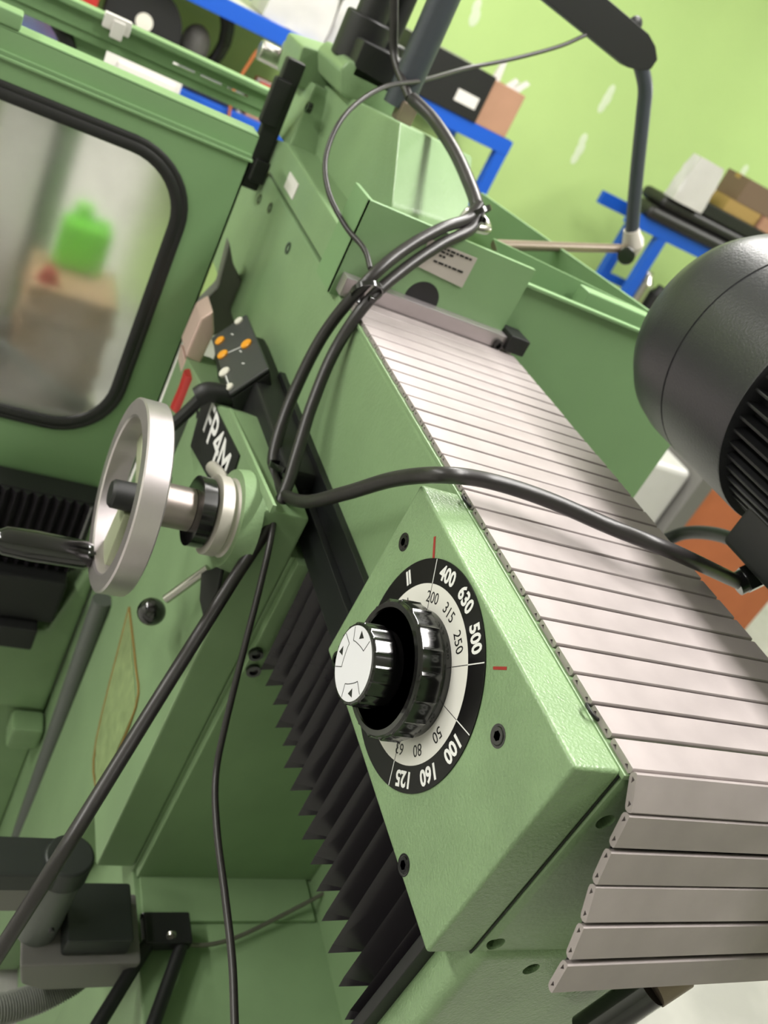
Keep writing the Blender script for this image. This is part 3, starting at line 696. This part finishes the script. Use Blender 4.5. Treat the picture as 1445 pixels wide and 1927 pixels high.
cable('lamp_cord', [(0.8088, 1.4800, 1.7920), (0.7684, 1.4700, 1.7574), (0.6926, 1.4500, 1.7079), (0.6200, 1.4200, 1.6693), (0.5170, 1.3000, 1.6336), (0.4290, 1.2000, 1.6077), (0.3709, 1.1200, 1.5690), (0.3550, 1.0800, 1.5246), (0.3580, 1.0300, 1.4959), (0.3788, 0.9900, 1.4756), (0.3946, 0.9500, 1.4689), (0.3987, 0.9200, 1.4587)], .0032, 'thin black cord running from the lamp bar down past the head')
cable('signal_cable', [(0.3450, 0.7759, 1.2446), (0.3350, 0.7150, 1.2277), (0.3300, 0.6747, 1.1897), (0.3250, 0.6364, 1.1452), (0.3200, 0.5876, 1.0844), (0.3180, 0.5529, 1.0485), (0.3160, 0.5018, 1.0372), (0.3140, 0.4327, 1.0369), (0.3120, 0.3769, 1.0357), (0.3100, 0.3274, 1.0262)], .0034, 'thin black cord dangling in front of the green column plate')
cable('thin_loop_cord', [(0.4220, 0.6082, 0.6720), (0.4561, 0.6103, 0.6650), (0.5024, 0.6228, 0.6620), (0.5743, 0.6517, 0.6680), (0.6361, 0.6763, 0.6800), (0.6746, 0.6936, 0.6900)], .0028, 'thin grey cord sagging from the black clamp to under the bellows', DSTEEL)
cable('upright_cable', [(0.4329, 1.3300, 1.7188), (0.4524, 1.3300, 1.6791), (0.4713, 1.3200, 1.6390), (0.4873, 1.2500, 1.6067)], .0062, 'black cable running up beside the mast pipe')
cable('motor_cable', [(0.8743, 0.7800, 1.2938), (0.8805, 0.7600, 1.3281), (0.8577, 0.7000, 1.3668), (0.8143, 0.6200, 1.4005), (0.7753, 0.5600, 1.4168)], .0085, 'thick black cable arching beneath the motor', BLACK)
def tie(name, c, ax, r, label):
    a = Vector(ax).normalized()
    m = MB().lathe(Vector(c)-a*.003, a, [(0, r), (.006, r), (.006, r+.0015), (0, r+.0015), (0, r)], 24, cap=False)
    h = Vector((0, 0, 1)); s_ = a.cross(h).normalized()
    m.box(c[0]-.003, c[0]+.003, c[1]-r-.006, c[1]-r+.001, c[2]-.003, c[2]+.003, .0008)
    return m.build(name, BPLAST, None, **T(label, 'cable tie'))
def mid(a, b): return tuple((Vector(a)+Vector(b))/2)
tie('cable_tie', mid((0.3927, 0.9000, 1.4490), (0.3991, 0.8900, 1.4298)), (.1, -.5, -.3), .0165, 'black cable tie around both thick cables near the clamp bar')
tie('cable_tie', mid((0.3490, 0.8140, 1.2443), (0.3550, 0.7806, 1.2701)), (0, -.3, -1), .0135, 'black cable tie above the sharp bend of the thick cable')
tie('cable_tie', (0.5274, 1.0000, 1.5446), (.6, -.5, -.6), .0175, 'black cable tie binding the cables to the steel hook')

# ================================================================== lower left: grey arm, conduit, rods, black parts
A = thing('pendant_arm', (.26, .62, .64), 'grey swivel arm with dark top, bracket and corrugated conduit', 'arm')
ya, yb = .57, .67
a0 = (0.1702, 0.6200, 0.8312); a1_ = (0.2482, 0.6200, 0.8443)
MB().box(-.1, .245, .596, .644, .795, .824, .004).cyl((.243, .62, .793), (.243, .62, .828), .027, 36, bev=.004).build('arm_tube', DGREY, A)
MB().box(-.1, .215, .60, .64, .752, .796, .004).build('arm_underside', GREYB, A)
MB().cyl((.243, .62, .688), (.243, .62, .795), .0235, 32).build('swivel_pin', GREYP, A)
MB().prism([(.235, .575, .652), (.262, .575, .637), (.352, .575, .637), (.362, .575, .690), (.225, .575, .690)], (0, .09, 0), .004).build('bracket', GREYB, A)
MB().box(.268, .345, .585, .66, .69, .72, .004).build('bracket_block', DGREY, A)
p = (0.2415, 0.5740, 0.7579); MB().cyl((p[0], .577, p[2]), (p[0], .573, p[2]), .003, 12).build('screw', BLACK, A)
cpts = [(0.3187, 0.6100, 0.6454), (0.3042, 0.6000, 0.6179), (0.2772, 0.5900, 0.6032), (0.2425, 0.5800, 0.5993), (0.2023, 0.5700, 0.6016)]
MB().tube(cpts, .0165, 20, 24, rib=lambda i: 1.0+.10*(1 if i % 2 else -.6)).build('conduit', CONDUIT, A)
MB().cyl((0.3197, 0.6100, 0.6488), (0.3137, 0.6050, 0.6292), .0185, 24).build('conduit_ferrule', PLATE, A)
K = thing('rod_clamp', (.4, .62, .3), 'black clamp with two black rods below the column plate', 'clamp')
p = (0.3990, 0.6200, 0.6773)
MB().box(p[0]-.028, p[0]+.032, .603, .645, p[2]-.012, p[2]+.006, .003).build('clamp_block', MBLACK, K)
MB().cyl((0.3823, 0.6165, 0.6720), (0.2934, 0.4856, 0.6720), .0085, 16).build('rod', MBLACK, K)
MB().cyl((0.4207, 0.6089, 0.6720), (0.3612, 0.4807, 0.6720), .0085, 16).build('rod', MBLACK, K)
for q in ((0.3922, 0.5980, 0.7112), (0.3749, 0.6450, 0.6748)): MB().lathe(q, (0, -1, 0), [(0, .006), (.004, .006), (.004, .0035), (.001, .003)], 14).build('cap_screw', STEEL if q[1] < .62 else BPLAST, K)
MB().cyl((0.3079, 1.1000, 0.7856), (0.3286, 1.1000, 0.1727), .0155, 24).build('support_tube', GREYP, None, **T('dull grey vertical tube under the handwheel', 'tube'))
# black ribbed bellows below the door
t = thing('table_bellows', (.15, 1.24, .66), 'black ribbed bellows below the enclosure door', 'bellows')
MB().box(-.25, .285, 1.24, 1.29, .72, .862).build('bellows_core', BLACK, t)
rb = MB().prism([(0, 0, .722), (.008, -.012, .722), (.016, 0, .722)], (0, 0, .139)).build('pleat', BELL, t, smooth=0)
ro = Vector(WL[rb])
for k in range(33):
    o = rb if k == 0 else rb.copy()
    if k: COL.objects.link(o); o.parent = t
    o.location = Vector((-.248+.016*k, 1.24, 0))+ro-WL[t]
t = thing('feed_motor', (.2, 1.2, .5), 'black feed motor under the ribbed bellows', 'motor')
MB().box(.05, .275, 1.2, 1.3, .63, .72, .008).build('motor_body', MBLACK, t)
MB().cyl((.14, 1.18, .60), (.14, 1.3, .60), .05, 32, bev=.006).build('end_bell', MBLACK, t)
MB().box(.19, .25, 1.18, 1.24, .585, .63, .004).build('connector', MBLACK, t)
sd = thing('saddle', (.15, 1.2, .3), 'light green saddle casting behind the grey tube', 'casting')
MB().prism([(-.2, 1.22, .58), (.12, 1.22, .56), (.27, 1.22, .60), (.30, 1.22, .74), (.318, 1.22, .74), (.318, 1.22, .40), (-.2, 1.22, .42)], (0, .2, 0), .01).build('body', GREEN, sd)
MB().box(.262, .318, 1.17, 1.22, .352, .405, .008).build('ledge', GREEN, sd)
MB().box(-.2, .3205, 1.23, 1.40, .0, .42, .005).build('foot', GREEN, sd)

# lower right: black tube with scale
t = thing('scale_rod', (.55, .25, 1.0), 'black rod with white scale marks under the slatted cover', 'rod')
r0_, r1_ = Vector((0.5266, 0.2450, 1.1565)), Vector((0.5474, 0.2450, 1.2181))
MB().cyl(r0_, r1_, .0135, 28).build('rod', BPLAST, t)
MB().cyl(r1_, Vector((0.5689, 0.2500, 1.2332)), .0145, 28).build('collar', BRONZE, t)
ax = (r1_-r0_).normalized(); fr = Vector((0, -1, 0)); fr = (fr-ax*fr.dot(ax)).normalized(); fr = (fr+ax.cross(fr)*-.3).normalized()
m = MB(); put_text(m, '5', .010, Vector((0.5428, 0.2450, 1.1905))+fr*.0137, ax.cross(fr)*-1, ax, .0002, .0003)
sdv = ax.cross(fr)
for s_ in (-.018, .02):
    c = Vector((0.5428, 0.2450, 1.1905))+fr*.0136+ax*s_; m.prism([c-ax*.007-sdv*.0005, c+ax*.007-sdv*.0005, c+ax*.007+sdv*.0005, c-ax*.007+sdv*.0005], fr*.0004)
m.build('scale_marks', WHITEP, t, smooth=0)

# ================================================================== shelving and stores by the back wall
def shelf_unit(x0, x1, zt, zl, label, yr=4.15, xp=None):
    t = thing('steel_shelf', ((x0+x1)/2, 3.8, 0), label, 'shelf')
    for x in (x0 if xp is None else xp, x1-.05):
        for y in (3.6, yr): MB().box(x, x+.05, y, y+.05, 0, zt, .003).build('post', BLUE, t)
    for z in (zt, zl):
        MB().box(x0, x1, 3.598, 3.63, z-.06, z, .003).build('front_beam', BLUE, t)
        MB().box(x0, x1, yr+.02, yr+.05, z-.06, z, .003).build('rear_beam', BLUE, t)
        for x in (x0 if xp is None else xp, x1-.04): MB().box(x, x+.04, 3.63, yr+.02, z-.06, z-.005, .003).build('side_beam', BLUE, t)
    return t
s1_ = shelf_unit(-.6, 1.90, 1.457, 1.12, 'blue steel shelf unit behind the green rail and head')
MB().box(-.58, 1.86, 3.62, 4.18, 1.095, 1.118, .002).build('deck', WHITE, s1_)
MB().box(-.58, 1.05, 3.62, 4.18, 1.43, 1.455, .002).build('deck', WHITE, s1_)
s2_ = shelf_unit(2.60, 5.2, 1.428, .95, 'blue steel shelf unit carrying black mats beside the motor', 3.85, 2.81)
MB().box(2.82, 5.18, 3.62, 3.86, .925, .948, .002).build('deck', WHITE, s2_)
def crate(name, x0, x1, y0, y1, z0, z1, m, label, cat, extra=None):
    t = thing(name, ((x0+x1)/2, (y0+y1)/2, z0), label, cat)
    MB().box(x0, x1, y0, y1, z0, z1, .004).build('body', m, t)
    MB().box(x0-.001, x1+.001, (y0+y1)/2-.02, (y0+y1)/2+.02, z1-.02, z1+.001).build('tape', CARTONY if m in (CARTON, CARTOND, CARTONO, CARTONY) else WHITE, t)
    if extra: extra(t)
    return t
# black box with white label, carton with bag tops (left unit, upper level)
def lab(t): MB().box(1.57, 1.67, 3.588, 3.592, 1.50, 1.545).build('white_label', WHITE, t)
crate('storage_box', 1.32, 1.70, 3.59, 3.95, 1.457, 1.64, MBLACK, 'black storage box with white label beside the brown carton', 'box', lab)
crate('carton', 1.70, 1.855, 3.60, 3.9, 1.457, 1.63, CARTON, 'brown cardboard carton at the end of the blue shelf, plastic sticking out', 'carton')
m = MB()
for (x, dx, h) in ((1.73, -.01, .09), (1.79, .02, .05), (1.82, .04, .06)):
    m.prism([(x, 3.7, 1.615), (x+.04, 3.7, 1.615), (x+.05+dx, 3.72, 1.615+h), (x+.03+dx, 3.72, 1.62+h)], (.004, .02, 0))
solid('plastic_film', m, BAGW, 'crumpled white plastic film sticking out of the brown carton', 'film')
def bag(name, x0, x1, y0, y1, z0, z1, m, label):
    bm = bmesh.new(); bmesh.ops.create_cube(bm, size=1); bmesh.ops.subdivide_edges(bm, edges=bm.edges[:], cuts=6, use_grid_fill=True)
    for v in bm.verts:
        n = random.uniform(-.03, .03); k = 1-.18*(v.co.z+.5)**2
        v.co = Vector(((x0+x1)/2+(v.co.x*k+n)*(x1-x0), (y0+y1)/2+(v.co.y*k+n)*(y1-y0), (z0+z1)/2+v.co.z*(1+n*.6)*(z1-z0)))
        v.co.z = max(z0, v.co.z)
    mb = MB(); mb.bm(bm); bm.free()
    return mb.build(name, m, None, 60, **T(label, 'bag'))
bag('plastic_bag', .78, 1.02, 3.62, 3.9, 1.457, 1.75, BAGW, 'bulky white plastic bag on the top of the blue shelf beside the drive sleeve')
bag('plastic_bag', 1.035, 1.2, 3.66, 3.9, 1.457, 1.72, BAGW, 'white plastic bag between the bulky bag and the black storage box')
bag('plastic_bag', 2.745, 2.93, 3.58, 3.66, 1.545, 1.75, BAGW, 'flat white plastic bag leaning on the black mats')
# lower level left unit
t = thing('white_cabinet', (.4, 3.43, 0), 'white cabinet with a framed door standing in front of the blue shelves', 'cabinet')
MB().box(.255, .54, 3.30, 3.56, 0, 1.205, .004).build('body', WHITE, t)
MB().box(.33, .52, 3.288, 3.302, .1, 1.17, .003).build('door', WHITE, t)
solid('grey_case', MB().box(.55, .82, 3.62, 3.9, 1.12, 1.20, .02).box(.62, .75, 3.60, 3.62, 1.15, 1.165, .003).tube([(.6, 3.64, 1.2), (.62, 3.64, 1.23), (.75, 3.64, 1.23), (.77, 3.64, 1.2)], .008, 8), GREYP, 'dark grey tool case on the lower blue shelf beside the white cabinet', 'case')
for k, (x, w, h, m, lb) in enumerate([(.84, .1, .09, CARTON, 'small brown carton between grey case and red box'), (.96, .08, .12, REDP, 'red box on the lower blue shelf'), (1.06, .14, .10, WHITE, 'small white box on the lower blue shelf beside the red box')]):
    crate('small_box', x, x+w, 3.62, 3.78, 1.12, 1.12+h, m, lb, 'box')
coil = MB()
for k in range(5):
    cx_, cz_ = .42+.01*k, 1.385
    coil.tube([(cx_+.13+.16*math.cos(t_*PI/8), 3.80+.03*k, 1.298+.16*math.sin(t_*PI/8)) for t_ in range(17)], .017, 10, 4)
solid('hose_coil', coil, MBLACK, 'black coiled hose standing on the lower blue shelf behind the reel', 'hose')
t = thing('hose_reel', (.41, 3.70, 1.12), 'dark reel with pale hub beside the coiled hose', 'reel')
MB().lathe((.41, 3.74, 1.255), (0, -1, 0), [(0, .135), (.02, .135), (.02, .08), (.06, .08), (.06, .135), (.08, .135)], 36).build('drum', MBLACK, t)
MB().lathe((.41, 3.66, 1.265), (0, -1, 0), [(0, .03), (.012, .03), (.014, .012)], 24).build('hub', CREAM, t)
solid('grey_helmet', MB().sphere((.615, 3.78, 1.255), .055, 20, sc=(1, 1, 1.3)).box(.56, .67, 3.73, 3.83, 1.20, 1.213, .004), GREYB, 'grey dome-shaped hood on the dark grey tool case', 'hood')
crate('small_box', .12, .25, 3.62, 3.8, 1.12, 1.40, REDP, 'tall red box on the lower blue shelf beside the dark reel', 'box')
crate('small_box', .86, .95, 3.64, 3.77, 1.211, 1.25, REDP, 'flat red box lying on the small brown carton', 'box')
solid('orange_wire', MB().tube([(0.7778, 3.5800, 1.0957), (0.7619, 3.5800, 1.1926), (0.7795, 3.5800, 1.2971), (0.8003, 3.5800, 1.3595), (0.8534, 3.5800, 1.3829)], .006, 8), ORANGEW, 'thin orange-brown wire looping in front of the blue shelves', 'wire')
# right unit
for k, (x0, x1, z0, z1, y0, lb) in enumerate([(2.66, 3.75, 1.428, 1.487, 3.57, 'black rubber mat lying directly on the blue shelf'), (2.72, 3.72, 1.487, 1.545, 3.6, 'black rubber mat on top of the other mat under the white bag')]):
    solid('rubber_mat', MB().box(x0, x1, y0, y0+.2, z0, z1, .025, 3), BLACK, lb, 'mat')
solid('black_tray', MB().box(2.93, 3.52, 3.60, 3.78, 1.545, 1.60, .006), MBLACK, 'thin black tray on the rubber mats beside the white bag', 'tray')
crate('carton', 3.06, 3.28, 3.62, 3.78, 1.60, 1.66, CARTONY, 'flat ochre carton under the dark brown carton', 'carton')
crate('carton', 3.10, 3.45, 3.62, 3.80, 1.66, 1.77, CARTOND, 'dark brown carton with pale tape on the ochre carton', 'carton')
crate('carton', 3.29, 3.6, 3.60, 3.8, 1.60, 1.66, CARTON, 'flat brown carton beside the ochre carton behind the motor', 'carton')
for k, (x, r, h, m, lb) in enumerate([(2.95, .05, .26, STEEL, 'bright steel canister on the lower shelf beside the blue post'), (3.06, .04, .22, MBLACK, 'black bottle between the bright steel canisters'), (3.18, .05, .2, STEEL, 'shorter steel canister beside the black bottle')]):
    solid('canister', MB().lathe((x, 3.7, .948), (0, 0, 1), [(0, r), (h*.8, r), (h*.92, r*.5), (h, r*.45)], 24), m, lb, 'canister')
crate('small_box', 2.83, 2.895, 3.63, 3.75, .948, 1.04, CARTONO, 'orange-brown box on the lower shelf beside the taller steel canister', 'box')
MB().box(2.85, 5.18, 3.855, 3.885, 1.06, 1.10, .003).build('brace', BLUE, s2_)
crate('small_box', 3.25, 3.36, 3.63, 3.75, .948, 1.02, REDP, 'red box beside the shorter steel canister', 'box')
# floor right: paper, grey beam, orange carton
crate('carton', 2.74, 3.5, 2.4, 2.9, 0, .74, CARTONO, 'large orange-brown carton on the floor under the motor', 'carton')
solid('paper_sack', MB().box(2.40, 2.645, 2.42, 2.75, 0, .77, .03, 3), BAGW, 'white paper sack standing beyond the green guard panel', 'sack')
solid('grey_crate', MB().box(2.65, 2.735, 2.38, 2.8, 0, .80, .01), GREYB, 'dark grey upright crate between paper sack and orange-brown carton', 'crate')
